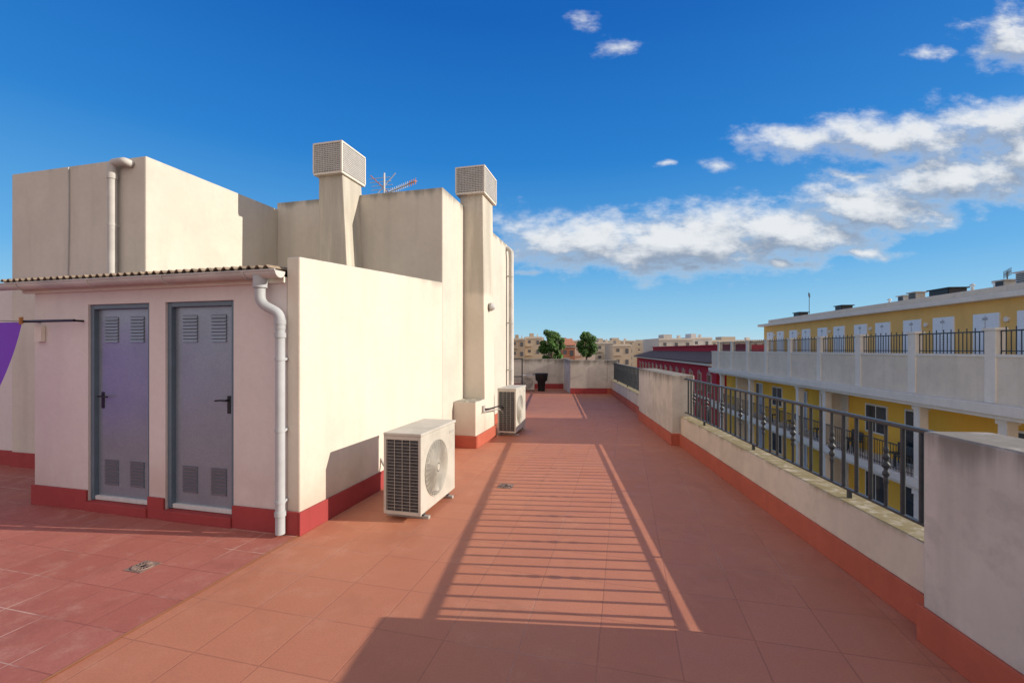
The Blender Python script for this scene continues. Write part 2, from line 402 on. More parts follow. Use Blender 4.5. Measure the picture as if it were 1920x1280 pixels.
w=MB(); w.tube(bez([(3.9,-.386,.58),(3.95,-.47,.58),(4.6,-.5,.56),(4.7,-.6,.4)]),.012,M_dark,6)
w.tube(bez([(3.8,-.38,.52),(3.85,-.45,.55),(4.6,-.48,.5),(4.7,-.6,.3)]),.009,M_acgrey,6); w.box(3.84,3.94,-.41,-.381,.54,.64,M_acgrey)
part(w,'refrigerant_pipe',RB)
# ------------------------------------------------------------------ AC units
def acunit(fr,s0,t0,L=.83,D=.34,Hh=.68,label='',grp='air conditioner outdoor units'):
    A=thing('air_conditioner',label,'air conditioner',fr,(s0+L/2,t0+D/2,0),grp)
    z0=.06;z1=z0+Hh;s1=s0+L;t1=t0+D
    c=MB(); c.box(s0+.012,s1,t0,t1,z0,z1-.03,M_ac); part(c,'casing',A,bevel=.012)
    c=MB(); c.box(s0-.008,s1+.008,t0-.008,t1+.008,z1-.03,z1,M_ac); part(c,'lid',A,bevel=.008)
    c=MB(); c.box(s0+.004,s0+.0118,t0+.03,t1-.03,z0+.03,z1-.06,M_coil)
    part(c,'coil',A)
    c=MB()
    for t in (t0+.01,t1-.01): c.box(s0-.006,s0+.012,t-.012,t+.012,z0,z1-.03,M_ac)
    c.box(s0-.006,s0+.012,t0+.022,t1-.022,z0,z0+.03,M_ac); c.box(s0-.006,s0+.012,t0+.022,t1-.022,z1-.062,z1-.03,M_ac)
    for i in range(1,4):
        t=t0+.03+(D-.06)*i/4; c.box(s0-.006,s0-.001,t-.0022,t+.0022,z0+.03,z1-.062,M_acgrey)
    for i in range(1,22):
        z=z0+.03+(Hh-.09)*i/22; c.box(s0-.008,s0-.003,t0+.022,t1-.022,z-.0012,z+.0012,M_acgrey)
    part(c,'coil_guard',A)
    sc=s0+L*.42; zc=(z0+z1-.03)/2; R=min(Hh*.43,.27)
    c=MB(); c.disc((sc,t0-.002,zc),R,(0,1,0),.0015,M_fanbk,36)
    for k in range(3):
        a=k*2.094+.4
        p=[(sc+math.cos(a-.35)*.05,t0-.004,zc+math.sin(a-.35)*.05),(sc+math.cos(a-.5)*R*.9,t0-.004,zc+math.sin(a-.5)*R*.9),(sc+math.cos(a+.25)*R*.9,t0-.012,zc+math.sin(a+.25)*R*.9),(sc+math.cos(a+.3)*.05,t0-.008,zc+math.sin(a+.3)*.05)]
        c.poly(p,M_acgrey)
    part(c,'fan',A)
    c=MB()
    nr=17
    for i in range(1,nr+1):
        rr=R*i/nr; c.tube(ring((sc,t0-.018+.012*(i/nr)**3,zc),rr,(1,0,0),(0,0,1),32),.0034 if i<nr else .0042,M_ac,5,True)
    for k in range(32):
        a=k*math.pi/16
        c.tube([(sc+math.cos(a)*.05,t0-.016,zc+math.sin(a)*.05),(sc+math.cos(a)*R,t0-.006,zc+math.sin(a)*R)],.003,M_ac,5)
    c.disc((sc,t0-.022,zc),.03,(0,1,0),.008,M_ac,20)
    part(c,'fan_grille',A)
    c=MB(); c.box(s1-.16,s1-.05,t0-.003,t0-.0005,z1-.12,z1-.09,M_acgrey); part(c,'badge',A)
    for s_ in (s0+.12,s1-.14):
        c=MB(); c.box(s_-.02,s_+.02,t0-.03,t1+.03,.0,.025,M_acgrey); c.box(s_-.02,s_+.02,t0+.02,t0+.06,.025,z0,M_rail); c.box(s_-.02,s_+.02,t1-.06,t1-.02,.025,z0,M_rail)
        part(c,'foot',A)
    return A
a1=acunit(B,.50,-.88,.85,.37,.75,'ivory air conditioner with dark coil beside the cream wall')
w=MB(); w.tube(bez([(1.2,-.52,.3),(1.25,-.35,.2),(1.3,-.05,.25),(1.3,0,.35)]),.013,M_acgrey,8); part(w,'refrigerant_pipe',a1)
acunit(B,4.63,-.77,.83,.34,.81,'ivory air conditioner standing beyond the tall chimney')
acunit(Matrix.Translation((0,17.1,0)),.35,-.3,.5,.3,.55,'small white air conditioner by the end parapet')
bb=thing('tub','dark plastic tub standing by the end parapet','tub',Matrix.Translation((1.12,16.9,0)))
w=MB(); w.tube([(0,0,0),(0,0,.35),(0,0,.42),(0,0,.66)],.2,M_black,18,radii=[.13,.15,.22,.25]); part(w,'body',bb)
w=MB(); w.tube(ring((0,0,.66),.25,(1,0,0),(0,1,0),20),.018,M_black,6,True); part(w,'rim',bb)
w=MB(); w.tube([(-.25,0,.6),(-.33,0,.63),(-.33,0,.68),(-.25,0,.67)],.012,M_black,6); part(w,'handle',bb)
# ------------------------------------------------------------------ parapets
def wallthing(a0,a1,b0,b1,z1,name,label,mat,skirt=True,skm=M_red2,e0=True,e1=True):
    T=thing(name,label,'parapet',Pf,((a0+a1)/2,(b0+b1)/2,0))
    w=MB(); w.box(a0,a1,b0,b1,0,z1,mat); part(w,'wall',T,bevel=.012)
    if skirt:
        w=MB(); w.box(a0-(.02 if e0 else 0),a1+(.02 if e1 else 0),b1,b1+.02,0,.2,skm)
        if e0: w.box(a0-.02,a0,b0+.1,b1,0,.2,skm)
        part(w,'skirting',T,bevel=.005)
    return T
Y1,Y2,Y3=2.41,7.36,10.15
wallthing(-5,Y1,-.23,.10,1.14,'parapet_wall','weathered solid cream parapet wall with stained top',M_par,e0=False,e1=True)
wallthing(Y2,Y3,-.23,.13,1.155,'parapet_wall','solid cream parapet section between two railings',M_par)
wallthing(Y1+.001,Y2-.021,-.21,0,.485,'low_parapet','low cream curb wall with lichen stained top under the railing',M_curb,e0=False,e1=False)
wallthing(Y3+.022,15.9,-.21,0,.49,'low_parapet','low cream curb wall under the far railing',M_curb,e0=False,e1=False)
wallthing(15.9,16.5,-.23,.12,1.2,'parapet_pillar','white plastered corner pillar of the parapet',M_par)
def endwall(x0,x1,y,lab,h=1.2):
    T=thing('end_parapet',lab,'parapet',Matrix(),((x0+x1)/2,y,0))
    w=MB(); w.box(x0,x1,y,y+.22,0,h,M_par); part(w,'wall',T,bevel=.01)
    w=MB(); w.box(x0,x1,y-.02,y,0,.2,M_red); part(w,'skirting',T)
endwall(2.08,3.46,15.9,'cream end parapet wall closing the terrace')
endwall(-4,2.08,18.0,'long cream parapet wall at the terrace end')
T=thing('side_parapet','short cream return wall of the parapet','parapet',Matrix(),(2.2,17,0))
w=MB(); w.box(2.08,2.28,16.13,17.99,0,1.2,M_par); part(w,'wall',T)
def lathe(prof,seg=8):
    mb=MB(); pts=[(0,0,z) for z,r in prof]; mb.tube(pts,.01,M_rail,seg,radii=[r for z,r in prof]); return mb
zb,zt=.555,1.085
zc=(zb+zt)/2
def bulges():
    p=[(zb,.011),(zc-.13,.011)]
    for k,(c,r) in enumerate(((-.10,.016),(-.055,.021),(0,.025),(.055,.021),(.10,.016))):
        p+=[(zc+c-.022,.012),(zc+c-.008,r),(zc+c+.008,r),(zc+c+.022,.012)]
    p+=[(zc+.13,.011),(zt,.011)]
    return p
def railing(a0,a1,first,lab,b=-.09):
    T=thing('railing',lab,'railing',Pf,((a0+a1)/2,b,.49),'iron railings along the terrace edge')
    w=MB(); w.box(a0,a1,b-.022,b+.022,zt+.001,zt+.025,M_rail); part(w,'top_rail',T,bevel=.005)
    w=MB(); w.box(a0,a1,b-.014,b+.014,zb-.016,zb-.001,M_rail)
    part(w,'bottom_rail',T)
    n=0;a=first; base=BASE[T.name]
    plain=mkobj(lathe([(zb,.0135),(zt,.0135)],8),'baluster'); plain.parent=T; plain.location=Vector((a0+.03,b,0))-base
    o0=None
    while a<a1-.04:
        if n%4==0:
            if o0 is None: o0=mkobj(lathe(bulges(),10),'ornamental_baluster'); o=o0
            else: o=o0.copy(); scene.collection.objects.link(o)
        else:
            o=plain.copy(); scene.collection.objects.link(o)
        o.parent=T; o.location=Vector((a,b,0))-base
        a+=.142;n+=1
    k=1
    while first-k*.142>a0+.06:
        o=plain.copy(); scene.collection.objects.link(o); o.parent=T; o.location=Vector((first-k*.142,b,0))-base;k+=1
    for a in (a0+.9,(a0+a1)/2,a1-.9):
        w=MB(); w.box(a-.012,a+.012,b-.012,b+.012,.48,zb-.016,M_rail); part(w,'bracket',T)
railing(Y1+.002,Y2-.002,2.95,'dark iron railing with ornamental balusters on the low curb')
railing(Y3+.002,15.89,Y3+.4,'far dark iron railing on the low curb')
T=thing('metal_screen','dark metal screen frame beside the building corner','screen',Matrix.Translation((.05,14.5,0)))
w=MB()
for x in (-.3,.28): w.box(x-.02,x+.02,-.02,.02,0,1.3,M_rail)
for z in (.15,.7,1.28): w.box(-.28,.26,-.015,.015,z-.015,z+.015,M_rail)
part(w,'frame',T)
def drain(x,y,r,z0,rz):
    T=thing('floor_drain','round metal floor drain grate set in the tiles','drain',Matrix.Translation((x,y,z0))@Matrix.Rotation(rz,4,'Z'))
    w=MB(); w.tube(ring((0,0,.002),r,(1,0,0),(0,1,0),28),.005,M_drain,6,True)
    w.tube(ring((0,0,.002),r*.35,(1,0,0),(0,1,0),20),.004,M_drain,6,True)
    for k in range(16):
        a=k*math.pi/8; w.tube([(math.cos(a)*r*.4,math.sin(a)*r*.4,.002),(math.cos(a)*r*.95,math.sin(a)*r*.95,.002)],.007,M_drain,5)
    part(w,'grate',T); w=MB(); w.disc((0,0,.001),r,(0,0,1),.001,M_dark); part(w,'drain_hole',T)
    w=MB(); w.box(-r*1.2,r*1.2,-r*1.2,r*1.2,-.002,.0005,M_drain); part(w,'rim',T)
drain((948-960)/F*1319.3/256,1319.3/256,.07,.003,-ANG); drain((268-960)/F*1319.3/408,1319.3/408,.065,.007,-ANG)
# clothes line & cloth
T=thing('clothes_line','dark clothes line rod fixed to the store room wall','clothes line',B,(-.1,3,1.85))
w=MB(); w.tube([(-.1,2.46,1.86),(-.1,3.2,1.86)],.013,M_black,8); w.tube([(-.1,2.5,1.86),(0,2.5,1.86)],.01,M_black,6); w.tube([(-.1,3.1,1.86),(0,3.1,1.86)],.01,M_black,6)
part(w,'rod',T)
w=MB(); w.box(-.04,-.004,3.02,3.12,1.66,1.82,M_trim); w.tube([(-.1,3.15,1.86),(-2.1,4.2,1.87)],.003,M_black,5); part(w,'bracket',T)
w=MB(); vs=[];fs=[];nu,nv=60,24
for j in range(nv+1):
    for i in range(nu+1):
        u=i/nu;v=j/nv
        s_=-.12-u*1.9; t=3.15+u*.95
        t+=.045*math.sin(u*38+v*1.5)*(.1+v)+v*.44*(1-u)**.5
        s_+=.03*math.cos(u*30+v)*(.1+v)-(1-u)*v*v*.2
        z=1.85-.012*math.sin(u*math.pi*5)**2-v*1.25
        vs.append((s_,t,z))
for j in range(nv):
    for i in range(nu):
        a=j*(nu+1)+i; fs.append((a,a+1,a+nu+2,a+nu+1))
w.add(vs,fs,M_cloth,True)
solo(w,'hanging_cloth','purple cloth hanging from the clothes line','cloth',B,(-1,3.6,.6))
w=MB(); w.box(-.135,-.12,3.15,3.165,1.83,1.90,M_joint); w.box(-.118,-.105,3.152,3.166,1.835,1.905,M_joint)
solo(w,'clothes_peg','wooden peg holding the purple cloth','clothes peg',B,(-.12,3.15,1.83))
# antenna
T=thing('tv_antenna','rooftop television antenna with orange tipped elements','antenna',B@Matrix.Translation((5,2.1,3.95)))
M_or=paint('orange_plastic',(.6,.2,.05),.5)
w=MB(); w.tube([(0,0,0),(0,0,1.25)],.018,M_alu,8); part(w,'mast',T)
w=MB(); w.tube([(.5,.30,1.0),(-.1,-.75,.98)],.014,M_alu,6)
for i in range(14):
    f=i/13; p=Vector((.35,.05,1.0)).lerp(Vector((-.1,-.75,.98)),f)
    L_=.08 if i else .15
    w.tube([p+Vector((-L_*.8,0,-.02)),p+Vector((L_*.8,0,.02))],.008,M_or if i>9 else M_alu,5)
    w.tube([p+Vector((0,0,-.06)),p+Vector((0,0,.06))],.007,M_or if i>9 else M_alu,5)
part(w,'boom',T)
w=MB()
for k in range(6):
    z=.80+k*.08; w.tube([(.1,.34+abs(k-2.5)*.03,z),(.1,-.14+abs(k-2.5)*.03,z)],.007,M_alu,5)
for sgn in (1,-1):
    w.tube([(.1,.38,1.0+sgn*.27),(.1,-.2,1.0-sgn*.27)],.010,M_or if sgn>0 else M_alu,5)
w.tube([(0,.0,.9),(.1,.0,.9)],.01,M_alu,5)
part(w,'reflector',T)
# ------------------------------------------------------------------ opposite building
OB=thing('apartment_building','ochre yellow apartment building with white balconies and roof terraces','building',O,(26,-4,GZ))
A0,A1=6.0,39.5
PB=-2.3; RD=-1.25; RT=3.80
w=MB(); w.box(A0,A1,-14,RD,GZ,.29,M_yel); part(w,'wall',OB)
w=MB(); w.box(A0,34.5,-12,PB,.5,3.3,M_yel2); part(w,'penthouse_wall',OB)
w=MB(); w.box(A0,34.8,-12.3,PB+.35,3.3,3.48,M_trim); w.box(A0,34.5,-12,PB-.3,3.48,RT,M_ow); part(w,'roof',OB,bevel=.02)
for z,over in ((0.0,.28),(-3.05,.12),(-6.1,.12)):
    w=MB(); w.box(A0,A1,RD-.05,over,z-.30,z,M_trim); w.box(A0,A1,RD-.05,over-.1,z-.42,z-.30,M_trim)
    part(w,'balcony_slab' if z<0 else 'cornice',OB,bevel=.015)
w=MB(); w.box(A0,A1,-.2,0,.0,1.36,M_ow); w.box(A0,A1,-.23,.03,1.36,1.44,M_trim); w.box(A1-.25,A1,-12,-.2,0.5,1.36,M_ow)
w.box(A0,A1,-12,-.2,.3,.5,M_ow)
part(w,'roof_parapet',OB)
posts=[a for a in [13.25-6.1,13.25-3.05]+[13.25+i*3.05 for i in range(9)]]
for i,a in enumerate(posts):
    w=MB(); w.box(a-.18,a+.18,-.235,.035,0.003,2.14,M_trim); w.box(a-.22,a+.22,-.27,.07,2.14,2.22,M_trim); part(w,'parapet_post',OB,bevel=.01)
    if i+1<len(posts):
        w=MB(); b0,b1=a+.2,posts[i+1]-.2
        w.box(b0,b1,-.12,-.08,2.1,2.14,M_rail); w.box(b0,b1,-.11,-.09,1.52,1.55,M_rail)
        nn=int((b1-b0)/.14)
        for k in range(nn+1):
            x=b0+(b1-b0)*k/nn; w.box(x-.010,x+.010,-.110,-.090,1.44,2.24 if k%2 else 2.13,M_rail)
        part(w,'roof_railing',OB)
a=9.3; kk=0
while a<34:
    w=MB(); w.box(a-.50,a+.50,PB+.001,PB+.05,.5,2.85,M_shut); w.box(a-.44,a+.44,PB+.05,PB+.06,.6,2.77,M_shut)
    w.box(a-.012,a+.012,PB+.06,PB+.066,.6,2.77,M_lavgrey)
    if kk%2:
        for q_ in range(17): w.box(a-.38,a+.38,PB+.06,PB+.068,.75+q_*.115,.80+q_*.115,M_shut)
    w.box(a-.10,a+.10,PB+.0705,PB+.074,2.62,2.70,M_lavgrey)
    part(w,'terrace_door',OB)
    if kk%2: 
        w=MB(); w.disc((a+.85,PB+.001,2.6),.09,(0,1,0),.08,M_trim,12); part(w,'lamp',OB)
    a+=1.62 if kk%2 else 1.82
    kk+=1
cols=[9.0,12.9,16.1,22.0,24.6,31.2,37.2]
for zf,z1 in ((-3.05,-.42),(-6.1,-3.47),(GZ,-6.52)):
    for a in cols:
        w=MB(); w.box(a-.14,a+.14,-.28,.0,zf+.003,z1,M_trim); w.box(a-.18,a+.18,-.32,.04,z1-.15,z1-.003,M_trim); part(w,'column',OB)
    for a in (22.9,34.5):
        w=MB(); w.box(a-.7,a+.5,RD+.001,RD+.05,zf,z1,M_ow); w.box(a-.1,a+.1,RD+.05,-.3,zf,z1,M_ow); part(w,'partition_wall',OB)
    for a,kind in ((13.6,'w'),(17.9,'d'),(20.2,'w'),(26.6,'d'),(29.8,'w'),(32.6,'d'),(36.4,'w')):
        w=MB(); b0=RD+.001; hh=(zf+.05,zf+2.15) if kind=='d' else (zf+.95,zf+2.1); ww=.5 if kind=='d' else .65
        w.box(a-ww-.07,a+ww+.07,b0,b0+.05,hh[0]-.07,hh[1]+.07,M_trim)
        w.box(a-ww,a-.03,b0+.05,b0+.055,hh[0],hh[1],M_lavgrey if kind=='d' else M_glass); w.box(a+.03,a+ww,b0+.05,b0+.055,hh[0],hh[1],M_glass)
        part(w,'window' if kind=='w' else 'balcony_door',OB)
    if zf>-9:
        for i in range(len(cols)-1):
            a0,a1=cols[i]+.15,cols[i+1]-.15
            w=MB(); w.box(a0,a1,-.05,.0,zf+.98,zf+1.02,M_rail); w.box(a0,a1,-.04,-.01,zf+.1,zf+.12,M_rail)
            nn=int((a1-a0)/.15)
            for k in range(nn+1):
                x=a0+(a1-a0)*k/nn; w.box(x-.008,x+.008,-.035,-.019,zf+.0,zf+.98,M_rail)
            part(w,'balcony_railing',OB)
def chair(a,b,z,M):
    T=thing('balcony_chair','dark chair standing on a balcony opposite','chair',M,(a,b,z),'balcony chairs')
    w=MB()
    for x in (-.2,.2):
        for y in (-.2,.2): w.box(a+x-.02,a+x+.02,b+y-.02,b+y+.02,z,z+(.85 if y<0 else .42),M_rail)
    part(w,'leg_frame',T)
    w=MB(); w.box(a-.22,a+.22,b-.22,b+.22,z+.42,z+.46,M_rail); part(w,'seat',T)
    w=MB(); w.box(a-.18,a+.18,b-.21,b-.18,z+.5,z+.85,M_rail); part(w,'backrest',T)
for a,b in ((17.6,-.6),(18.3,-.8),(20.6,-.6),(21.3,-.8),(23.8,-.7),(26.5,-.6),(29,-.7)):
    chair(a,b,-3.045,O)
def roofunit(a,b,w_,d,h,mat,lab,name,cat):
    T=thing(name,lab,cat,O,(a,b,RT))
    m=MB(); m.box(a,a+w_,b,b+d,RT+.1,RT+.1+h,mat); part(m,'casing',T,bevel=.02)
    m=MB(); m.box(a-.06,a+w_+.06,b-.06,b+d+.06,RT+.1+h,RT+.15+h,mat); part(m,'lid',T)
    m=MB()
    for x in (a+.05,a+w_-.1): m.box(x,x+.06,b,b+d,RT,RT+.1,M_rail)
    part(m,'foot',T)
    m=MB()
    for k in range(6): m.box(a+.05,a+w_-.05,b+d+.001,b+d+.02,RT+.15+h*k/7,RT+.18+h*k/7,M_rail)
    part(m,'louvre',T)
roofunit(15.0,-4.2,.9,.5,.65,M_acgrey,'grey air conditioner on the opposite roof','rooftop_unit','air conditioner')
roofunit(16.2,-4.2,.7,.4,.45,M_alu,'white air conditioner on the opposite roof','rooftop_unit','air conditioner')
roofunit(17.3,-4.2,.4,.4,.25,M_acgrey,'grey air conditioner on the opposite roof','rooftop_unit','air conditioner')
roofunit(19.9,-4.6,1.1,.7,.32,M_black,'black ventilation cowl on the opposite roof','ventilation_cowl','vent')
roofunit(21.6,-4.2,.5,.4,.35,M_acgrey,'grey ventilation unit on the opposite roof','rooftop_unit','air conditioner')
roofunit(22.4,-4.2,.4,.4,.28,M_alu,'small pale ventilation unit on the opposite roof','rooftop_unit','air conditioner')
roofunit(27.2,-4.3,.7,.6,.28,M_black,'low black ventilation cowl on the opposite roof','ventilation_cowl','vent')
roofunit(32.2,-4.3,.8,.6,.28,M_black,'small black ventilation cowl on the opposite roof','ventilation_cowl','vent')
for (a,b) in ((18.4,-4.4),(18.9,-4.0),(24.3,-4.4)):
    T=thing('vent_pipe','short white ventilation pipe on the opposite roof','vent pipe',O,(a,b,RT),'roof ventilation pipes')
    w=MB(); w.tube([(a,b,RT),(a,b,RT+.35)],.05,M_alu,8); part(w,'pipe',T); w=MB(); w.tube([(a,b,RT+.38),(a,b,RT+.41),(a,b,RT+.47)],.1,M_alu,10,radii=[.1,.1,.02]); part(w,'cowl',T)
def mast(M,x,y,z,h,lab):
    T=thing('tv_antenna',lab,'antenna',M,(x,y,z),'television antennas on the roofs')
    m=MB(); m.tube([(x,y,z),(x,y,z+h)],.02,M_rail,6); part(m,'mast',T)
    m=MB(); m.tube([(x-.5,y+.3,z+h*.92),(x+.5,y-.3,z+h*.92)],.015,M_rail,5)
    for k in range(7):
        f=-.5+k/6; m.tube([(x+f,y-f*.6,z+h*.92-.15),(x+f,y-f*.6,z+h*.92+.15)],.01,M_rail,5)
    part(m,'boom',T)
mast(O,14.5,-6,RT,1.9,'thin television antenna on the opposite roof')
mast(O,33.5,-5,RT,1.9,'thin television antenna on the opposite roof')
mast(O,18.6,-5,RT,.9,'thin television antenna on the opposite roof')
# ------------------------------------------------------------------ red house further on
RH=thing('town_house','crimson town house with dark tiled roof and pale trim','house',O,(60,-5,GZ))
w=MB(); w.box(40.2,88,-10,-.6,GZ,.1,M_redh); part(w,'wall',RH)
w=MB(); w.box(40,88.2,-1,.0,.1,.3,M_trim); w.box(40,88.2,-.7,-.45,-3.2,-3.0,M_trim); part(w,'cornice',RH)
w=MB(); w.hexa([(40,-3.2,.3),(88,-3.2,.3),(88,.1,.3),(40,.1,.3)],[(40,-3.2,1.35),(88,-3.2,1.35),(88,.1,.42),(40,.1,.42)],M_rtile); part(w,'roof',RH)
w=MB(); w.box(40,86,-10,-3.25,.1,2.0,M_redh); w.box(40,86,-3.24,-3.1,1.95,2.1,M_redh); part(w,'upper_wall',RH)
for k in range(14):
    a=42+k*3.2
    for z in (-2.4,-5.6):
        w=MB(); w.box(a-.6,a+.6,-.599,-.5,z-.1,z+1.7,M_pinktrim)
        w.tube([(a-.5+1.0*i/8,-.49,z+1.6+.28*math.sin(math.pi*i/8)) for i in range(9)],.06,M_pinktrim,5)
        w.box(a-.45,a+.45,-.499,-.48,z,z+1.6,M_glass); part(w,'window',RH)
# ------------------------------------------------------------------ distant buildings
cols_=[(.50,.38,.27),(.56,.48,.38),(.60,.56,.50),(.46,.31,.21),(.56,.46,.35),(.50,.22,.13),(.66,.63,.60)]
CM=[plaster('town_plaster_%d'%i,c,stain=.3) for i,c in enumerate(cols_)]
M_fglass=paint('distant_window',(.12,.12,.13),.4)
def block(u0,u1,vt,Y,depth,mat,lab='pale apartment block in the distant town',flh=3.0,tile=False,rot=0):
    x0=(u0-960)/F*Y;x1=(u1-960)/F*Y;zt=CH+(H-vt)/F*Y
    M=Matrix.Translation(((x0+x1)/2,Y,GZ))@Matrix.Rotation(rot,4,'Z')
    W=(x1-x0)/2; h=zt-GZ
    w=MB(); w.box(-W,W,0,depth,0,h,mat)
    w.box(-W-.15,W+.15,-.15,.0,h-.45,h-.2,M_trim)
    w.box(-W*.4,W*.1,depth*.3,depth*.6,h,h+1.1,mat); w.box(W*.5,W*.62,depth*.3,depth*.4,h,h+.9,M_trim)
    n=max(2,int(2*W/2.4)); z=h-2.3
    while z>1:
        for i in range(n):
            x=-W+(i+.5)*2*W/n
            w.box(x-.4,x+.4,-.04,-.001,z,z+1.2,M_fglass)
            if i%2==0: w.box(x-.9,x+.9,-.9,0,z-.5,z-.35,M_trim); w.box(x-.9,x+.9,-.92,-.86,z-.35,z+.35,mat)
        z-=flh*.9
    if tile:
        w.hexa([(-W-.3,-.4,h),(W+.3,-.4,h),(W+.3,depth+.4,h),(-W-.3,depth+.4,h)],[(-W*.9,depth*.4,h+1.5),(W*.9,depth*.4,h+1.5),(W*.9,depth*.6,h+1.5),(-W*.9,depth*.6,h+1.5)],CM[5])
    o=mkobj(w,'distant_building'); o.matrix_world=M; tag(o,lab,'building','buildings of the distant town'); return o
block(958,985,634,125,12,CM[0],'tan brick apartment block with balconies in the distance')
block(985,1016,631,130,12,CM[4],'tan brick apartment block with balconies in the distance')
block(1000,1040,638,150,14,CM[1])
block(1053,1078,647,95,10,CM[5],'orange brick house in the distance',tile=True)
block(1040,1085,638,160,14,CM[0])
block(1078,1116,645,105,10,CM[2],'weathered pale building in the distance')
block(1116,1150,641,125,10,CM[1],'weathered pale building in the distance')
block(1150,1184,645,110,10,CM[4],'weathered pale building in the distance')
block(1088,1135,637,210,14,CM[3])
block(1135,1190,638,180,14,CM[4])
block(1236,1300,634,112,14,CM[2],'white modern building with dark windows in the distance')
block(1296,1335,632,120,14,CM[6],'white modern building with dark windows in the distance')
block(1332,1440,637,140,14,CM[1])
for i in range(40):
    u=900+random.random()*520; Y=200+random.random()*500
    wd=random.uniform(14,36)*835/Y*.6
    block(u-wd/2,u+wd/2,random.uniform(640,650),Y,20,random.choice(CM[:6]),rot=random.uniform(-.3,.3))
w=MB(); vs=[];fs=[];n=90
for i in range(n+1):
    x=-3500+7500*i/n; hgt=12+35*max(0,mn.noise(Vector((i*.13,3,0)))+.15)
    vs+=[(x,3200,GZ-2),(x,3500,GZ+hgt)]
for i in range(n): fs.append((2*i,2*i+2,2*i+3,2*i+1))
w.add(vs,fs,paint('hazy_hills',(.2,.28,.36),1,0,.2,.002),True)
solo(w,'hills','hazy blue hills on the horizon','',kind='structure')
# ------------------------------------------------------------------ trees
def leafmat(n,c):
    m,nt,b=newmat(n); P=pos(nt)
    cc=mix(nt,ramp(nt,noise(nt,P,1.2,3),.35,.65),c,tuple(x*.45 for x in c)); nt.links.new(cc,b.inputs['Base Color']); b.inputs['Roughness'].default_value=.7
    return m
M_leaf=leafmat('tree_leaves',(.085,.19,.03)); M_bark=paint('bark',(.12,.08,.05),.9)
def tree(x,y,top,rad,lab,seed,tall=2.3):
    rnd=random.Random(seed)
    T=thing('tree',lab,'tree',Matrix.Translation((x,y,GZ))); h=top-GZ; ch=rad*tall
    w=MB(); w.tube([(0,0,0),(.1,0,h*.4),(0,.1,h*.6),(.05,0,h*.85)],.3,M_bark,8,radii=[.35,.28,.2,.08])
    cl=[]
    for k in range(38):
        a=rnd.random()*6.28; f=rnd.random()
        rr=rad*rnd.uniform(.2,.85)*math.sqrt(max(.05,1-(2*f-1)**2*.9)); c=Vector((math.cos(a)*rr,math.sin(a)*rr,h-ch*.92+(ch*.82)*f))
        cl.append((c,rad*rnd.uniform(.18,.34)))
        if k%4==0: w.tube([(0,0,h-ch),c*.5+Vector((0,0,(h-ch*.6)*.5)),c],.08,M_bark,5,radii=[.12,.07,.03])
    part(w,'trunk',T)
    w=MB(); vs=[];fs=[]
    for c,r in cl:
        for i in range(200):
            d=Vector((rnd.gauss(0,1),rnd.gauss(0,1),rnd.gauss(0,1))).normalized()*r*rnd.random()**.4
            p=c+d; s=rnd.uniform(.10,.22)
            u_=Vector((rnd.gauss(0,1),rnd.gauss(0,1),rnd.gauss(0,1))).normalized(); v_=u_.orthogonal().normalized()
            o=len(vs); vs+=[p-u_*s,p+v_*s*.6,p+u_*s,p-v_*s*.6]; fs.append((o,o+1,o+2,o+3))
    w.add(vs,fs,M_leaf); part(w,'crown',T)
tree(73/F*62,62,CH+42/F*62,1.95,'tall dense green tree above the roofs',1,2.9)
tree(140/F*90,90,CH+34/F*90,2.3,'green tree behind a pale building',2)
# ------------------------------------------------------------------ sun + world
d=Vector((-1,.076,-1.003/2.65)).normalized()
sl=bpy.data.lights.new('sun','SUN'); sl.energy=5.0; sl.angle=math.radians(.3); sl.color=(1,.91,.77)
so=bpy.data.objects.new('sun',sl); so.rotation_euler=d.to_track_quat('-Z','Y').to_euler(); scene.collection.objects.link(so)
wd=bpy.data.worlds.new('World'); scene.world=wd; wd.use_nodes=True; nt=wd.node_tree
try: wd.cycles.sampling_method='MANUAL'; wd.cycles.sample_map_resolution=256
except Exception: pass
SK=.12
bg=nt.nodes['Background']; bg.inputs[1].default_value=SK
sky=N(nt,'ShaderNodeTexSky',sky_type='NISHITA'); sky.sun_disc=False; sky.sun_elevation=math.radians(20.7); sky.sun_rotation=math.radians(94.3)
sky.air_density=1.0; sky.dust_density=.3; sky.ozone_density=2.5
tc=N(nt,'ShaderNodeTexCoord'); sp=N(nt,'ShaderNodeSeparateXYZ'); nt.links.new(tc.outputs['Generated'],sp.inputs[0])
cr=N(nt,'ShaderNodeValToRGB'); nt.links.new(sp.outputs[2],cr.inputs[0])
k=1/SK
stops=[(0.0,(.48,.72,.85)),(.05,(.31,.62,.84)),(.17,(.11,.42,.80)),(.38,(.012,.22,.66)),(.6,(.0,.125,.52)),(1.0,(.01,.10,.40))]
while len(cr.color_ramp.elements)<len(stops): cr.color_ramp.elements.new(.5)
for e_,(p_,c_) in zip(cr.color_ramp.elements,stops): e_.position=p_; e_.color=(*c_,1)
grad=N(nt,'ShaderNodeVectorMath',operation='SCALE'); nt.links.new(cr.outputs[0],grad.inputs[0]); grad.inputs['Scale'].default_value=k
skyc=mix(nt,.88,sky.outputs[0],grad.outputs[0])
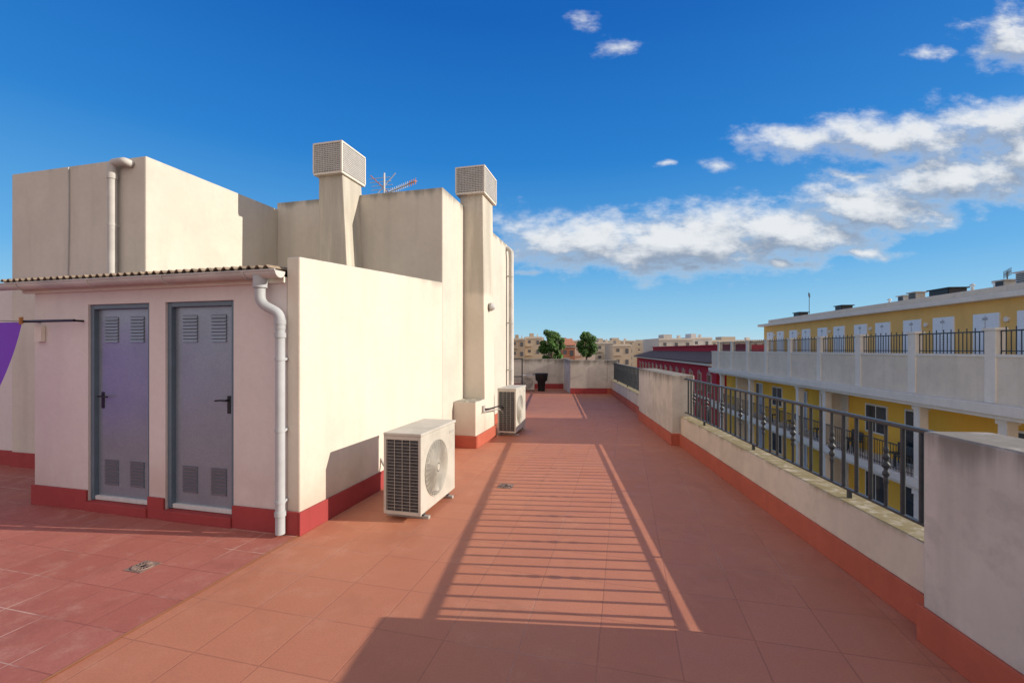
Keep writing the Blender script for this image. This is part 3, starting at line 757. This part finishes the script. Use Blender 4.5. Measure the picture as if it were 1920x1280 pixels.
# added fill light: unseen sky behind the viewer brightened, broken up like thin cloud
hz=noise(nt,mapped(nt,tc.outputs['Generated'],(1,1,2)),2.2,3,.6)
back_fill=ramp(nt,math_(nt,'ADD',sp.outputs[1],math_(nt,'MULTIPLY',math_(nt,'SUBTRACT',hz,.5),.5)),.05,-.3)
skyc=mix(nt,math_(nt,'MULTIPLY',back_fill,.85),skyc,(.93*k,.82*k,.74*k))
yy=math_(nt,'MAXIMUM',sp.outputs[1],.05)
cx=N(nt,'ShaderNodeCombineXYZ'); nt.links.new(math_(nt,'DIVIDE',sp.outputs[0],yy),cx.inputs[0]); nt.links.new(math_(nt,'DIVIDE',sp.outputs[2],yy),cx.inputs[1])
ell=[(1100,450,200,66,1.1),(1290,458,250,68,1.2),(1480,430,210,62,1.15),(1640,385,190,58,1.12),(1800,335,210,56,1.12),(1930,300,130,56,1.1),
 (1490,262,120,38,1.0),(1660,262,220,50,1.08),(1880,232,190,56,1.05),
 (1900,65,115,85,.9),(1745,100,85,28,.62),(1165,88,95,34,.62),(1095,45,60,26,.58),(1342,308,60,28,.65),
 (1630,475,110,22,.75),(1290,508,70,18,.8),(1460,494,130,22,.8),(1000,512,60,16,.65),(1590,330,90,18,.58),(1240,308,36,14,.55)]
grp=bpy.data.node_groups.new('cloud_density','ShaderNodeTree')
grp.interface.new_socket('P',in_out='INPUT',socket_type='NodeSocketVector'); grp.interface.new_socket('D',in_out='OUTPUT',socket_type='NodeSocketFloat')
gi=N(grp,'NodeGroupInput'); go=N(grp,'NodeGroupOutput')
P0=gi.outputs[0]
nz=N(grp,'ShaderNodeTexNoise'); nz.inputs['Scale'].default_value=7; nz.inputs['Detail'].default_value=5; grp.links.new(P0,nz.inputs['Vector'])
def vm(nt,op,a,b):
    n=N(nt,'ShaderNodeVectorMath',operation=op)
    for i,v in enumerate((a,b)):
        if v is None: continue
        if isinstance(v,bpy.types.NodeSocket): nt.links.new(v,n.inputs[i])
        else: n.inputs[i].default_value=v
    return n
off=vm(grp,'MULTIPLY',vm(grp,'SUBTRACT',nz.outputs['Color'],(.5,.5,.5)).outputs[0],(.16,.08,0)).outputs[0]
PD=vm(grp,'ADD',P0,off).outputs[0]
cur=None
for (u,v,rx,ry,am) in ell:
    q=vm(grp,'SUBTRACT',PD,((u-960)/F,(H-v)/F,0)).outputs[0]
    q=vm(grp,'MULTIPLY',q,(F/rx,F/ry,0)).outputs[0]
    L_=vm(grp,'LENGTH',q,None).outputs['Value']
    s_=math_(grp,'SUBTRACT',am,L_)
    cur=s_ if cur is None else math_(grp,'SMOOTH_MAX',cur,s_,.2)
n1=noise(grp,mapped(grp,P0,(1,1.9,1)),12,11,.64)
dd=math_(grp,'ADD',cur,math_(grp,'MULTIPLY',math_(grp,'SUBTRACT',n1,.5),1.7))
dd=math_(grp,'MINIMUM',dd,math_(grp,'MULTIPLY_ADD',cur,2.0,.9))
grp.links.new(dd,go.inputs[0])
g1=N(nt,'ShaderNodeGroup',node_tree=grp); g2=N(nt,'ShaderNodeGroup',node_tree=grp)
nt.links.new(cx.outputs[0],g1.inputs[0]); nt.links.new(vm(nt,'ADD',cx.outputs[0],(.012,.045,0)).outputs[0],g2.inputs[0])
alpha=ramp(nt,g1.outputs[0],-.05,.85)
alpha=math_(nt,'MULTIPLY',alpha,ramp(nt,sp.outputs[1],.08,.2))
sh=ramp(nt,math_(nt,'SUBTRACT',g1.outputs[0],g2.outputs[0]),-.45,.65)
sh=math_(nt,'MAXIMUM',sh,ramp(nt,g1.outputs[0],.75,.1,0,.8))
ccol=mix(nt,sh,tuple(x*k for x in (.30,.36,.46)),tuple(x*k for x in (.84,.86,.88)))
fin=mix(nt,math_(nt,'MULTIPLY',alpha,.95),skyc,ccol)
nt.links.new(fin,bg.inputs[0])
# ------------------------------------------------------------------ camera
cd=bpy.data.cameras.new('camera'); cd.sensor_width=36; cd.lens=36*F/1920; cd.shift_y=15/1920; cd.clip_end=9000; cd.clip_start=.05
co=bpy.data.objects.new('camera',cd); co.location=(0,0,CH); co.rotation_euler=(math.radians(90),0,0); scene.collection.objects.link(co); scene.camera=co
scene.view_settings.view_transform='Standard'; scene.view_settings.look='None'; scene.view_settings.exposure=0
